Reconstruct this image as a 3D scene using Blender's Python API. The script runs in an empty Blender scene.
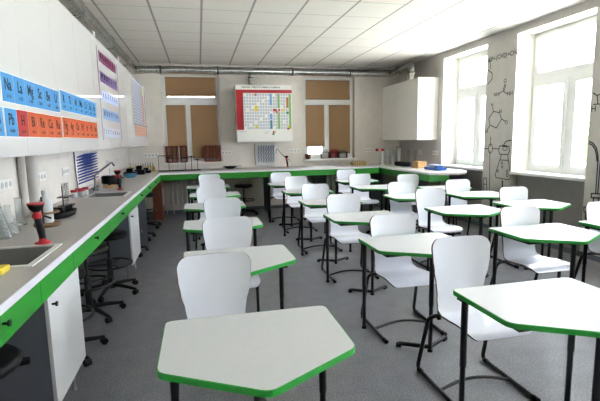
import bpy, bmesh, math, random
from mathutils import Vector, Matrix
random.seed(7)
S = bpy.context.scene
COL = S.collection
PI = math.pi

# ------------------------------------------------------------------ helpers
def lin(r, g, b):
    f = lambda c: (c / 255) / 12.92 if c / 255 <= .04045 else ((c / 255 + .055) / 1.055) ** 2.4
    return (f(r), f(g), f(b), 1)

def mat(name, rgb, rough=.5, metal=0, noise=0, nscale=40, bump=0, spec=.5, coat=0, trans=0):
    m = bpy.data.materials.new(name); m.use_nodes = True
    nt = m.node_tree; p = nt.nodes['Principled BSDF']
    c = lin(*rgb)
    p.inputs['Base Color'].default_value = c
    p.inputs['Roughness'].default_value = rough
    p.inputs['Metallic'].default_value = metal
    p.inputs['Specular IOR Level'].default_value = spec
    p.inputs['Coat Weight'].default_value = coat
    if noise or bump:
        tc = nt.nodes.new('ShaderNodeTexCoord'); n = nt.nodes.new('ShaderNodeTexNoise')
        n.inputs['Scale'].default_value = nscale; n.inputs['Detail'].default_value = 4
        nt.links.new(tc.outputs['Object'], n.inputs['Vector'])
        if noise:
            r = nt.nodes.new('ShaderNodeValToRGB')
            r.color_ramp.elements[0].position = .3; r.color_ramp.elements[1].position = .7
            r.color_ramp.elements[0].color = tuple(x * (1 - noise) for x in c[:3]) + (1,)
            r.color_ramp.elements[1].color = tuple(min(1, x * (1 + noise)) for x in c[:3]) + (1,)
            nt.links.new(n.outputs['Fac'], r.inputs['Fac']); nt.links.new(r.outputs['Color'], p.inputs['Base Color'])
        if bump:
            b = nt.nodes.new('ShaderNodeBump'); b.inputs['Strength'].default_value = bump; b.inputs['Distance'].default_value = .01
            nt.links.new(n.outputs['Fac'], b.inputs['Height']); nt.links.new(b.outputs['Normal'], p.inputs['Normal'])
    return m

def glassy(name, tint=(255, 255, 255), refl=.12):
    m = bpy.data.materials.new(name); m.use_nodes = True
    nt = m.node_tree; nt.nodes.clear()
    o = nt.nodes.new('ShaderNodeOutputMaterial'); mx = nt.nodes.new('ShaderNodeMixShader')
    t = nt.nodes.new('ShaderNodeBsdfTransparent'); g = nt.nodes.new('ShaderNodeBsdfGlossy')
    lw = nt.nodes.new('ShaderNodeLayerWeight'); lw.inputs['Blend'].default_value = refl
    t.inputs['Color'].default_value = lin(*tint); g.inputs['Roughness'].default_value = .02
    nt.links.new(lw.outputs['Fresnel'], mx.inputs['Fac']); nt.links.new(t.outputs[0], mx.inputs[1]); nt.links.new(g.outputs[0], mx.inputs[2])
    nt.links.new(mx.outputs[0], o.inputs['Surface'])
    return m

def frosted(name, rgb, tw=.5):
    m = bpy.data.materials.new(name); m.use_nodes = True
    nt = m.node_tree; nt.nodes.clear()
    o = nt.nodes.new('ShaderNodeOutputMaterial'); mx = nt.nodes.new('ShaderNodeMixShader')
    d = nt.nodes.new('ShaderNodeBsdfDiffuse'); t = nt.nodes.new('ShaderNodeBsdfTranslucent')
    d.inputs['Color'].default_value = lin(*rgb); t.inputs['Color'].default_value = lin(*rgb)
    mx.inputs['Fac'].default_value = tw
    nt.links.new(d.outputs[0], mx.inputs[1]); nt.links.new(t.outputs[0], mx.inputs[2]); nt.links.new(mx.outputs[0], o.inputs['Surface'])
    return m

def milky_glass(name):
    m = glassy(name, (250, 252, 251), .10); nt = m.node_tree
    t = next(n for n in nt.nodes if n.type == 'BSDF_TRANSPARENT'); mx = next(n for n in nt.nodes if n.type == 'MIX_SHADER')
    d = nt.nodes.new('ShaderNodeBsdfDiffuse'); d.inputs['Color'].default_value = lin(232, 236, 234)
    m2 = nt.nodes.new('ShaderNodeMixShader'); m2.inputs['Fac'].default_value = .16
    nt.links.new(t.outputs[0], m2.inputs[1]); nt.links.new(d.outputs[0], m2.inputs[2]); nt.links.new(m2.outputs[0], mx.inputs[1])
    return m

class MB:
    def __init__(s): s.v = []; s.f = []; s.mi = []; s.sm = []
    def add(s, vs, fs, mi=0, smooth=False):
        o = len(s.v); s.v += [tuple(x) for x in vs]
        for f in fs: s.f.append([o + i for i in f]); s.mi.append(mi); s.sm.append(smooth)
        return s
    def box(s, x0, x1, y0, y1, z0, z1, mi=0):
        v = [(x, y, z) for z in (z0, z1) for y in (y0, y1) for x in (x0, x1)]
        return s.add(v, [(0, 2, 3, 1), (4, 5, 7, 6), (0, 1, 5, 4), (2, 6, 7, 3), (0, 4, 6, 2), (1, 3, 7, 5)], mi)
    def bbox(s, x0, x1, y0, y1, z0, z1, b=.004, mi=0):      # box with chamfered edges
        bm = bmesh.new(); bmesh.ops.create_cube(bm, size=1)
        for v in bm.verts: v.co = Vector(((x0 + x1) / 2 + v.co.x * (x1 - x0), (y0 + y1) / 2 + v.co.y * (y1 - y0), (z0 + z1) / 2 + v.co.z * (z1 - z0)))
        bmesh.ops.bevel(bm, geom=bm.edges[:], offset=b, segments=2, affect='EDGES', profile=.6)
        bm.verts.index_update()
        s.add([v.co for v in bm.verts], [[v.index for v in f.verts] for f in bm.faces], mi); bm.free(); return s
    def prism(s, poly, z0, z1, mi=0, side=None, smooth=False):
        n = len(poly); v = [(x, y, z0) for x, y in poly] + [(x, y, z1) for x, y in poly]
        s.add(v, [list(range(n - 1, -1, -1)), list(range(n, 2 * n))], mi)
        o = len(s.v) - 2 * n
        for i in range(n):
            j = (i + 1) % n; s.f.append([o + i, o + j, o + n + j, o + n + i]); s.mi.append(mi if side is None else side); s.sm.append(smooth)
        return s
    def tube(s, pts, r, n=10, mi=0, cap=True):
        pts = [Vector(p) for p in pts]; rs = r if isinstance(r, (list, tuple)) else [r] * len(pts)
        vs = []; fs = []; prev = None
        for i, p in enumerate(pts):
            if i == 0: t = pts[1] - p
            elif i == len(pts) - 1: t = p - pts[i - 1]
            else: t = (p - pts[i - 1]).normalized() + (pts[i + 1] - p).normalized()
            t.normalize()
            if prev is None: a = t.orthogonal().normalized()
            else:
                a = prev - t * prev.dot(t); a = a.normalized() if a.length > 1e-6 else t.orthogonal().normalized()
            prev = a; b = t.cross(a)
            for k in range(n):
                w = 2 * PI * k / n; vs.append(p + (a * math.cos(w) + b * math.sin(w)) * rs[i])
        for i in range(len(pts) - 1):
            for k in range(n):
                k2 = (k + 1) % n; fs.append([i * n + k, i * n + k2, (i + 1) * n + k2, (i + 1) * n + k])
        s.add(vs, fs, mi, True)
        if cap:
            s.add(vs[:n], [list(range(n - 1, -1, -1))], mi); s.add(vs[-n:], [list(range(n))], mi)
        return s
    def lathe(s, prof, cx=0, cy=0, cz=0, n=20, mi=0, sx=1, sy=1):
        vs = []; fs = []; m = len(prof)
        for r, z in prof:
            for k in range(n):
                w = 2 * PI * k / n; vs.append((cx + r * math.cos(w) * sx, cy + r * math.sin(w) * sy, cz + z))
        for i in range(m - 1):
            for k in range(n):
                k2 = (k + 1) % n; fs.append([i * n + k, i * n + k2, (i + 1) * n + k2, (i + 1) * n + k])
        s.add(vs, fs, mi, True)
        if prof[0] == prof[-1]: return s
        if prof[0][0] > 1e-4: s.add(vs[:n], [list(range(n - 1, -1, -1))], mi)
        if prof[-1][0] > 1e-4: s.add(vs[-n:], [list(range(n))], mi)
        return s
    def build(s, name, mats, parent=None, loc=None, **props):
        me = bpy.data.meshes.new(name); me.from_pydata(s.v, [], s.f)
        if not isinstance(mats, (list, tuple)): mats = [mats]
        for m in mats: me.materials.append(m)
        me.polygons.foreach_set('material_index', s.mi); me.polygons.foreach_set('use_smooth', s.sm)
        me.validate(); me.update()
        o = bpy.data.objects.new(name, me); COL.objects.link(o)
        if parent: o.parent = parent
        if loc: o.location = loc
        for k, v in props.items(): o[k] = v
        return o

def tag(o, label, cat, group=None):
    o['label'] = label; o['category'] = cat
    if group: o['group'] = group
    return o
def thing(name, label, cat, loc=(0, 0, 0), rz=0, group=None):
    o = bpy.data.objects.new(name, None); COL.objects.link(o); o.empty_display_size = .1
    o.location = loc; o.rotation_euler = (0, 0, rz)
    return tag(o, label, cat, group)
def struct(mb, name, m, parent=None):
    o = mb.build(name, m, parent)
    if not parent: o['kind'] = 'structure'
    return o
def dup(o, parent=None):
    c = o.copy(); COL.objects.link(c)
    if parent: c.parent = parent
    for ch in list(o.children): dup(ch, c)
    return c

def fillet(pts, r, n=5):
    """round the corners of a 3-D polyline"""
    pts = [Vector(p) for p in pts]; out = [pts[0]]
    for i in range(1, len(pts) - 1):
        p = pts[i]; a = pts[i - 1] - p; b = pts[i + 1] - p
        d = min(r, a.length * .49, b.length * .49); A = p + a.normalized() * d; B = p + b.normalized() * d
        for k in range(n + 1):
            t = k / n; out.append(A * (1 - t) ** 2 + p * 2 * t * (1 - t) + B * t ** 2)
    return out + [pts[-1]]
def roundpoly(poly, r, n=5):
    m = len(poly); out = []
    for i in range(m):
        p = Vector(poly[i]); a = Vector(poly[i - 1]) - p; b = Vector(poly[(i + 1) % m]) - p
        A = p + a.normalized() * r; B = p + b.normalized() * r
        for k in range(n + 1):
            t = k / n; q = A * (1 - t) ** 2 + p * 2 * t * (1 - t) + B * t ** 2; out.append((q.x, q.y))
    return out

def text_mesh(body, size, mtx, m, name, parent=None, bold=0, sx=1):
    cu = bpy.data.curves.new(name, 'FONT'); cu.body = body; cu.size = size; cu.align_x = 'CENTER'; cu.align_y = 'CENTER'
    cu.extrude = .0004; cu.offset = bold; cu.resolution_u = 3
    t = bpy.data.objects.new(name, cu); COL.objects.link(t)
    dg = bpy.context.evaluated_depsgraph_get(); dg.update()
    me = bpy.data.meshes.new_from_object(t.evaluated_get(dg)); me.name = name
    bpy.data.objects.remove(t); bpy.data.curves.remove(cu)
    me.transform(mtx @ Matrix.Diagonal((sx, 1, 1, 1))); me.materials.clear(); me.materials.append(m)
    o = bpy.data.objects.new(name, me); COL.objects.link(o)
    if parent: o.parent = parent
    return o
def frame_m(origin, ux, uy):
    ux = Vector(ux).normalized(); uy = Vector(uy).normalized(); uz = ux.cross(uy)
    return Matrix(((ux.x, uy.x, uz.x, origin[0]), (ux.y, uy.y, uz.y, origin[1]), (ux.z, uy.z, uz.z, origin[2]), (0, 0, 0, 1)))
def join_text(objs, name, m, parent):
    """several text meshes -> one mesh part"""
    mb = MB()
    for o in objs:
        mb.add([v.co.copy() for v in o.data.vertices], [list(p.vertices) for p in o.data.polygons]); bpy.data.objects.remove(o)
    return mb.build(name, m, parent)

# ------------------------------------------------------------------ camera
F, PITCH, YAW, ROLL, HC = 435.62, .1389, .2245, -.0173, 1.52
fw = Vector((math.sin(YAW) * math.cos(PITCH), math.cos(YAW) * math.cos(PITCH), -math.sin(PITCH)))
r0 = Vector((math.cos(YAW), -math.sin(YAW), 0)); u0 = r0.cross(fw)
rr = r0 * math.cos(ROLL) + u0 * math.sin(ROLL); uu = u0 * math.cos(ROLL) - r0 * math.sin(ROLL)
cam = bpy.data.cameras.new('camera'); co = bpy.data.objects.new('camera', cam); COL.objects.link(co)
co.matrix_world = Matrix(((rr.x, uu.x, -fw.x, 0), (rr.y, uu.y, -fw.y, 0), (rr.z, uu.z, -fw.z, HC), (0, 0, 0, 1)))
cam.sensor_width = 36; cam.lens = F / 600 * 36; cam.clip_start = .05
S.camera = co

# ------------------------------------------------------------------ materials
M = {}
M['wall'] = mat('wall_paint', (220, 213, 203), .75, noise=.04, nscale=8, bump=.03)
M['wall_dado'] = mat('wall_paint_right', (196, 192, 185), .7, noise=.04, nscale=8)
M['niche_shade'] = mat('niche_painted_shade', (138, 135, 130), .7, noise=.04, nscale=8)  # recess under the right windows, shade below the sill put into the colour
M['reveal'] = mat('reveal_paint', (240, 236, 226), .6)
M['sill'] = mat('sill_plastic', (226, 224, 218), .35)
M['frame'] = mat('upvc_frame', (225, 226, 224), .35)
M['glass'] = glassy('window_glass', (245, 250, 248), .08)
M['ware'] = milky_glass('lab_glass')
M['plastic_clear'] = frosted('milky_plastic', (222, 226, 224), .35)
M['lam'] = mat('white_laminate', (236, 233, 226), .3, coat=.15)
M['desktop'] = mat('desk_laminate', (208, 209, 208), .38, noise=.015, nscale=30)
M['green'] = mat('green_edge', (36, 158, 56), .4)
M['fascia'] = mat('green_drawer', (32, 138, 34), .42)
M['shell'] = mat('chair_white_lacquer', (230, 232, 239), .25, coat=.2)
M['plyedge'] = mat('chair_ply_edge', (92, 70, 52), .6)
M['black'] = mat('black_steel', (9, 9, 11), .35)
M['rubber'] = mat('black_plastic', (9, 9, 10), .55, spec=.25)
M['gloss'] = mat('white_gloss_door', (208, 206, 203), .06, spec=.55)
M['carc'] = mat('white_board', (214, 210, 202), .4)
M['grey'] = mat('grey_board', (104, 107, 115), .45)
M['doorwhite'] = mat('cabinet_white_door', (214, 214, 212), .35)
M['top'] = mat('worktop_grey', (186, 181, 174), .5, noise=.06, nscale=120)
M['lit_edge'] = mat('worktop_lit_edge', (222, 220, 226), .35)  # lit look of the worktop front edge put into a paler colour
M['sink'] = mat('sink_composite', (132, 134, 130), .45)
M['rim'] = mat('sink_rim', (224, 224, 220), .3)
M['chrome'] = mat('steel', (150, 150, 148), .28, metal=1)
M['tapgrey'] = mat('tap_grey', (110, 112, 112), .35, metal=.4)
M['outlet'] = mat('outlet_white', (232, 230, 224), .4)
M['slot'] = mat('outlet_socket', (190, 188, 182), .5)
M['red'] = mat('red_plastic', (178, 16, 28), .4)
M['wood'] = mat('pale_wood', (178, 140, 88), .55, noise=.15, nscale=25)
M['lwood'] = mat('walnut_wood', (112, 82, 52), .5, noise=.2, nscale=30)
M['ywood'] = mat('yellow_wood', (196, 160, 62), .55, noise=.1, nscale=25)
M['mahog'] = mat('dark_red_wood', (104, 40, 26), .45, noise=.25, nscale=30)
M['bwood'] = mat('brown_wood', (108, 52, 26), .5, noise=.2, nscale=20)
M['dwood'] = mat('dark_wood', (62, 46, 34), .5, noise=.2, nscale=40)
M['blue'] = mat('blue_peg', (34, 66, 150), .4)
M['cyan'] = mat('cyan_plastic', (60, 140, 164), .4)
M['lblue'] = mat('light_blue_box', (40, 90, 170), .4)
M['sponge'] = mat('yellow_sponge', (226, 206, 70), .9, bump=.4, nscale=120)
M['label'] = mat('paper_white', (225, 224, 220), .7)
M['radw'] = mat('radiator_enamel', (206, 204, 198), .35)
M['blind'] = frosted('roller_blind_cloth', (160, 130, 98), .05)
M['blindbar'] = mat('blind_bar', (120, 96, 66), .5)
M['ink'] = mat('black_ink', (28, 28, 30), .7)
M['inkgrey'] = mat('grey_ink', (70, 70, 72), .7)
M['tile_blue'] = mat('print_blue', (66, 148, 206), .4)
M['tile_red'] = mat('print_red', (176, 26, 30), .4)
M['tile_orange'] = mat('print_orange', (204, 84, 30), .4)
M['sheet'] = mat('print_sheet', (236, 234, 228), .35)
M['purple'] = mat('print_purple', (112, 26, 78), .45)
M['violet'] = mat('print_violet', (84, 58, 118), .45)
M['lav_glare'] = mat('print_lavender_glare', (176, 188, 226), .45)  # third letter strip, glare on it put into the print colour
M['slate'] = mat('print_slate_blue', (126, 156, 196), .45)
M['pale'] = mat('print_pale_blue', (186, 190, 206), .45)
M['yel'] = mat('print_yellow', (226, 206, 50), .5)
M['orange'] = mat('print_dull_orange', (214, 140, 84), .5)
M['pink'] = mat('print_dull_pink', (206, 168, 160), .5)
M['pgreen'] = mat('print_green', (128, 172, 96), .5)
M['pblue'] = mat('print_mid_blue', (112, 152, 206), .5)
M['pteal'] = mat('print_teal', (52, 128, 140), .5)
M['pbrown'] = mat('print_brown', (170, 104, 44), .5)
M['pred'] = mat('poster_red', (168, 16, 30), .5)
M['dkgreen'] = mat('print_dark_green', (52, 140, 60), .5)
M['cell'] = mat('poster_cell', (188, 192, 200), .5)

def floor_mat():
    m = mat('speckled_vinyl', (128, 128, 130), .42, spec=.4); nt = m.node_tree; p = nt.nodes['Principled BSDF']
    tc = nt.nodes.new('ShaderNodeTexCoord'); n = nt.nodes.new('ShaderNodeTexNoise'); n2 = nt.nodes.new('ShaderNodeTexNoise')
    n.inputs['Scale'].default_value = 95; n.inputs['Detail'].default_value = 3; n2.inputs['Scale'].default_value = 7; n2.inputs['Detail'].default_value = 5
    for q in (n, n2): nt.links.new(tc.outputs['Object'], q.inputs['Vector'])
    r = nt.nodes.new('ShaderNodeValToRGB'); r.color_ramp.elements[0].position = .36; r.color_ramp.elements[1].position = .64
    r.color_ramp.elements[0].color = lin(112, 112, 115); r.color_ramp.elements[1].color = lin(148, 148, 150)
    nt.links.new(n.outputs['Fac'], r.inputs['Fac'])
    r2 = nt.nodes.new('ShaderNodeValToRGB'); r2.color_ramp.elements[0].position = .3; r2.color_ramp.elements[1].position = .7
    r2.color_ramp.elements[0].color = (.82, .82, .83, 1); r2.color_ramp.elements[1].color = (1, 1, 1, 1)
    nt.links.new(n2.outputs['Fac'], r2.inputs['Fac'])
    mx = nt.nodes.new('ShaderNodeMix'); mx.data_type = 'RGBA'; mx.blend_type = 'MULTIPLY'; mx.inputs[0].default_value = 1
    nt.links.new(r.outputs['Color'], mx.inputs[6]); nt.links.new(r2.outputs['Color'], mx.inputs[7]); nt.links.new(mx.outputs[2], p.inputs['Base Color'])
    return m
M['floor'] = floor_mat()

GX, GY = -1.089, 5.683 - 1.2
def ceil_mat():
    m = mat('ceiling_tiles', (214, 208, 200), .85); nt = m.node_tree; p = nt.nodes['Principled BSDF']
    tc = nt.nodes.new('ShaderNodeTexCoord'); sp = nt.nodes.new('ShaderNodeSeparateXYZ'); nt.links.new(tc.outputs['Object'], sp.inputs[0])
    outs = []
    for ax, off, w in (('X', GX, .014), ('Y', GY, .007)):
        a = nt.nodes.new('ShaderNodeMath'); a.operation = 'SUBTRACT'; a.inputs[1].default_value = off - .3
        nt.links.new(sp.outputs[ax], a.inputs[0])
        b = nt.nodes.new('ShaderNodeMath'); b.operation = 'FLOORED_MODULO'; b.inputs[1].default_value = .6; nt.links.new(a.outputs[0], b.inputs[0])
        c = nt.nodes.new('ShaderNodeMath'); c.operation = 'SUBTRACT'; c.inputs[1].default_value = .3; nt.links.new(b.outputs[0], c.inputs[0])
        d = nt.nodes.new('ShaderNodeMath'); d.operation = 'ABSOLUTE'; nt.links.new(c.outputs[0], d.inputs[0])
        e = nt.nodes.new('ShaderNodeMath'); e.operation = 'LESS_THAN'; e.inputs[1].default_value = w; nt.links.new(d.outputs[0], e.inputs[0])
        outs.append(e)
    n = nt.nodes.new('ShaderNodeTexNoise'); n.inputs['Scale'].default_value = 90; nt.links.new(tc.outputs['Object'], n.inputs['Vector'])
    rp = nt.nodes.new('ShaderNodeValToRGB'); rp.color_ramp.elements[0].color = lin(206, 200, 192); rp.color_ramp.elements[1].color = lin(222, 217, 210)
    nt.links.new(n.outputs['Fac'], rp.inputs['Fac'])
    cur = rp.outputs['Color']
    for e, c in ((outs[1], (162, 157, 150)), (outs[0], (146, 142, 137))):
        mx = nt.nodes.new('ShaderNodeMix'); mx.data_type = 'RGBA'; mx.inputs[7].default_value = lin(*c)
        nt.links.new(e.outputs[0], mx.inputs[0]); nt.links.new(cur, mx.inputs[6]); cur = mx.outputs[2]
    nt.links.new(cur, p.inputs['Base Color'])
    return m
M['ceil'] = ceil_mat()

def duct_mat():
    m = mat('galvanised_duct', (152, 154, 152), .24, metal=.95); nt = m.node_tree; p = nt.nodes['Principled BSDF']
    tc = nt.nodes.new('ShaderNodeTexCoord'); n = nt.nodes.new('ShaderNodeTexNoise'); n.inputs['Scale'].default_value = 14; n.inputs['Detail'].default_value = 3
    nt.links.new(tc.outputs['Object'], n.inputs['Vector'])
    r = nt.nodes.new('ShaderNodeValToRGB'); r.color_ramp.elements[0].color = lin(140, 141, 138); r.color_ramp.elements[1].color = lin(206, 208, 204)
    nt.links.new(n.outputs['Fac'], r.inputs['Fac']); nt.links.new(r.outputs['Color'], p.inputs['Base Color'])
    sp = nt.nodes.new('ShaderNodeSeparateXYZ'); nt.links.new(tc.outputs['Object'], sp.inputs[0])
    ad = nt.nodes.new('ShaderNodeMath'); nt.links.new(sp.outputs['X'], ad.inputs[0]); nt.links.new(sp.outputs['Y'], ad.inputs[1])
    mu = nt.nodes.new('ShaderNodeMath'); mu.operation = 'MULTIPLY'; mu.inputs[1].default_value = 120; nt.links.new(ad.outputs[0], mu.inputs[0])
    si = nt.nodes.new('ShaderNodeMath'); si.operation = 'SINE'; nt.links.new(mu.outputs[0], si.inputs[0])
    b = nt.nodes.new('ShaderNodeBump'); b.inputs['Strength'].default_value = .5; b.inputs['Distance'].default_value = .008
    nt.links.new(si.outputs[0], b.inputs['Height']); nt.links.new(b.outputs['Normal'], p.inputs['Normal'])
    return m
M['duct'] = duct_mat()
M['seam'] = mat('duct_seam_black', (34, 34, 32), .5)

# ------------------------------------------------------------------ room shell
XL, XR, YF, YB, H = -1.42, 4.62, -2.2, 9.58, 3.108
WT = .45
struct(MB().box(XL - .3, XR + WT, YF - .3, YB + .3, -.2, 0), 'floor', M['floor'])
struct(MB().box(XL - .3, XR + WT, YF - .3, YB + .3, H, H + .25), 'ceiling', M['ceil'])
struct(MB().box(XL - .3, XL, YF - .3, YB + .3, 0, H), 'wall_left', M['wall'])
struct(MB().box(XL, XR, YF - .3, YF, 0, H), 'wall_front', M['wall'])
RW = [(6.43, 7.73), (4.43, 5.75), (2.45, 3.77), (.47, 1.79), (-1.5, -.2)]   # window openings in the right wall, far to near
Z0, Z1 = .975, 3.0
w = MB(); edges = [YB + .3] + [e for a, b in RW for e in (b, a)] + [YF - .3]
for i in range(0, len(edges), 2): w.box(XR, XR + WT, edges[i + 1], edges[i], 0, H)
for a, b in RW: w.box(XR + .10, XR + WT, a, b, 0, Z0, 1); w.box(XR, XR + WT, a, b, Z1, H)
struct(w, 'wall_right', [M['wall_dado'], M['niche_shade']])
BW = [(-.70, .49), (2.305, 3.50)]
BZ0, BZ1 = 1.07, 2.89
w = MB(); ex = [XL, BW[0][0], BW[0][1], BW[1][0], BW[1][1], XR]
for i in (0, 2, 4): w.box(ex[i], ex[i + 1], YB, YB + .3, 0, H)
for a, b in BW: w.box(a, b, YB, YB + .3, 0, BZ0); w.box(a, b, YB, YB + .3, BZ1, H)
struct(w, 'wall_back', M['wall'])

def frame_rect(mb, x0, x1, z0, z1, t, y0, y1):
    mb.box(x0, x1, y0, y1, z0, z0 + t); mb.box(x0, x1, y0, y1, z1 - t, z1)
    mb.box(x0, x0 + t, y0, y1, z0 + t, z1 - t); mb.box(x1 - t, x1, y0, y1, z0 + t, z1 - t)
def xyswap(o, X):       # builds made along x, facing -y, turned into windows of the right wall (along y, facing -x)
    o.matrix_world = Matrix(((0, 1, 0, X), (1, 0, 0, 0), (0, 0, 1, 0), (0, 0, 0, 1)))

def window(idx, x0, x1, z0, z1, ztr, xm, y, swap=None, glass=True, reveal=None, d0=0, sill_out=.03, sill_d=.11):
    root = bpy.data.objects.new('window_%d' % idx, None); COL.objects.link(root); root['kind'] = 'structure'
    f = MB(); frame_rect(f, x0, x1, z0, z1, .06, y, y + .07)
    f.box(x0 + .06, x1 - .06, y, y + .07, ztr - .045, ztr + .045); f.box(xm - .045, xm + .045, y, y + .07, z0 + .06, ztr - .045)
    f.build('window_frame', M['frame'], root)
    for a, b in ((x0 + .06, xm - .045), (xm + .045, x1 - .06)):
        s = MB(); frame_rect(s, a - .008, b + .008, z0 + .052, ztr - .037, .069, y - .012, y + .05)
        so = s.build('sash', M['frame'], root)
        MB().box(a + .05, b - .05, y + .02, y + .028, z0 + .11, ztr - .095).build('pane', M['glass'], so)
    s = MB(); frame_rect(s, x0 + .052, x1 - .052, ztr + .037, z1 - .052, .06, y - .012, y + .05)
    so = s.build('transom_sash', M['frame'], root)
    MB().box(x0 + .1, x1 - .1, y + .02, y + .028, ztr + .09, z1 - .105).build('pane', M['glass'], so)
    h = MB().box(xm + .0, xm + .018, y - .045, y - .012, z0 + .62, z0 + .65).bbox(xm + .0, xm + .022, y - .06, y - .042, z0 + .5, z0 + .66, .004)
    h.build('handle', M['frame'], root)
    MB().bbox(x0 - sill_out, x1 + sill_out, d0 - sill_d, d0 - .0005, z0 - .03, z0 + .012, .005).box(x0, x1, d0 - .0005, y + .0, z0 - .0, z0 + .012).build('window_sill', M['sill'], root)
    if reveal:
        rv = MB(); e = .004
        rv.box(x0, x0 + e, d0 + .001, y, z0 + .013, z1); rv.box(x1 - e, x1, d0 + .001, y, z0 + .013, z1); rv.box(x0 + e, x1 - e, d0 + .001, y, z1 - e, z1)
        rv.build('reveal_lining', M['reveal'], root)
    if swap is not None: xyswap(root, swap)
    return root
wi = 1
for a, b in BW:
    window(wi, a, b, BZ0, BZ1, 2.35, (a + b) / 2 + (-.075 if wi == 1 else -.035), YB + .13, d0=YB, reveal=None); wi += 1
for a, b in RW:
    window(wi, a, b, Z0, Z1, 2.335, a + .62, .30, swap=XR, reveal=True, d0=0, sill_out=.008, sill_d=.022); wi += 1
# skirting strips
for nm, bx in (('baseboard_left', (XL, XL + .012, YF, YB, 0, .07)), ('baseboard_right', (XR - .012, XR, YF, YB, 0, .07)), ('baseboard_back', (XL + .012, XR - .012, YB - .012, YB, 0, .07))):
    struct(MB().box(*bx), nm, M['grey'])

# ------------------------------------------------------------------ roller blinds on the back windows
def blind(x0, x1, z0, z1, label, y=YB + .095):
    t = thing('roller_blind', label, 'blind', ((x0 + x1) / 2, y, z1), group='brown roller blinds')
    hw = (x1 - x0) / 2; h = z1 - z0
    MB().box(-hw, hw, -.001, .001, -h, 0).build('cloth', M['blind'], t)
    MB().tube([(-hw, 0, 0), (hw, 0, 0)], .0085, 12).build('roller', M['blindbar'], t)
    MB().box(-hw, hw, -.006, .006, -h - .015, -h + .004).build('bottom_bar', M['blindbar'], t)
    MB().tube([(hw - .01, -.012, 0), (hw - .01, -.012, -h * .8)], .002, 6).build('cord', M['frame'], t)
blind(-.62, .41, 2.475, 2.85, 'brown roller blind over the top pane of the left back window', YB + .108)
blind(-.632, -.235, 1.17, 2.275, 'brown roller blind on the left lower sash of the left back window', YB + .108)
blind(-.135, .425, 1.17, 2.275, 'brown roller blind on the right lower sash of the left back window', YB + .108)
blind(2.385, 3.425, 2.42, 2.825, 'tan roller blind over the top pane of the right back window', YB + .108)
blind(2.375, 2.815, 1.37, 2.275, 'tan roller blind ending above the sill, left sash of the right back window', YB + .108)
blind(2.92, 3.43, 1.20, 2.275, 'tan roller blind pulled down to the sill, right sash of the right back window', YB + .108)

# ------------------------------------------------------------------ student desks
def ring_points(poly, off):
    n = len(poly); out = []
    c = (sum(p[0] for p in poly) / n, sum(p[1] for p in poly) / n)
    for i in range(n):
        a = Vector(poly[i - 1]); b = Vector(poly[i]); d = Vector(poly[(i + 1) % n])
        t = ((b - a).normalized() + (d - b).normalized()); t = t.normalized() if t.length > 1e-6 else (d - b).normalized()
        nn = Vector((t.y, -t.x))
        out.append(tuple(b + nn * off))
    return out
def make_desk():
    t = thing('student_desk', '', 'desk')
    pent = [(-.365, 0), (-.365, -.44), (0, -.655), (.365, -.44), (.365, 0)]
    P = roundpoly(pent, .035)
    MB().prism(P, .708, .7305).build('tabletop', M['desktop'], t)
    O = ring_points(P, .0035)
    if sum((O[i][0] ** 2 + (O[i][1] + .3) ** 2) for i in range(len(O))) < sum((P[i][0] ** 2 + (P[i][1] + .3) ** 2) for i in range(len(P))): O = ring_points(P, -.0035)
    n = len(P); b = MB(); vs = [(*O[i], .7065) for i in range(n)] + [(*O[i], .7285) for i in range(n)] + [(*P[i], .731) for i in range(n)] + [(*P[i], .7065) for i in range(n)]
    fs = []
    for i in range(n):
        j = (i + 1) % n
        for k in range(4): fs.append([k * n + i, k * n + j, ((k + 1) % 4) * n + j, ((k + 1) % 4) * n + i])
    b.add(vs, fs); b.build('edge_band', M['green'], t, label='bright green edge band')
    MB().box(-.33, .33, -.095, -.065, .675, .707).box(-.305, -.275, -.40, -.095, .675, .707).box(.275, .305, -.40, -.095, .675, .707).box(-.305, .305, -.43, -.40, .675, .707).box(-.06, .02, -.59, -.43, .69, .707).build('support_rail', M['black'], t)
    for x, y in ((-.34, -.085), (.33, -.085), (-.03, -.575)):
        l = MB().tube([(x, y, .018), (x, y, .36)], .0148, 12).tube([(x, y, .34), (x, y, .70)], .0175, 12).box(x - .035, x + .035, y - .02, y + .02, .70, .7075)
        lo = l.build('leg', M['black'], t)
        MB().tube([(x, y, 0), (x, y, .02)], .019, 12).build('foot_pad', M['rubber'], lo)
        MB().tube([(x + .012, y - .002, .36), (x + .02, y - .002, .36)], .006, 8).build('height_screw', M['chrome'], lo)
    for s in (-1, 1):
        fo = MB().tube([(-.03, -.575, .035), (-.03 + s * .185, -.455, .03)], .0155, 12).build('foot_arm', M['black'], t)
        MB().tube([(-.03 + s * .17, -.465, .018), (-.03 + s * .2, -.446, .018)], .018, 12).build('end_cap', M['rubber'], fo)
    return t
desk0 = make_desk()
used_d = [False]
def place_desk(cx, b, label, rz=0):
    o = dup(desk0) if used_d[0] else desk0
    used_d[0] = True; o.location = (cx, b, 0); o.rotation_euler.z = rz; o['label'] = label; o['group'] = 'white pentagon student desks'
    return o

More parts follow.
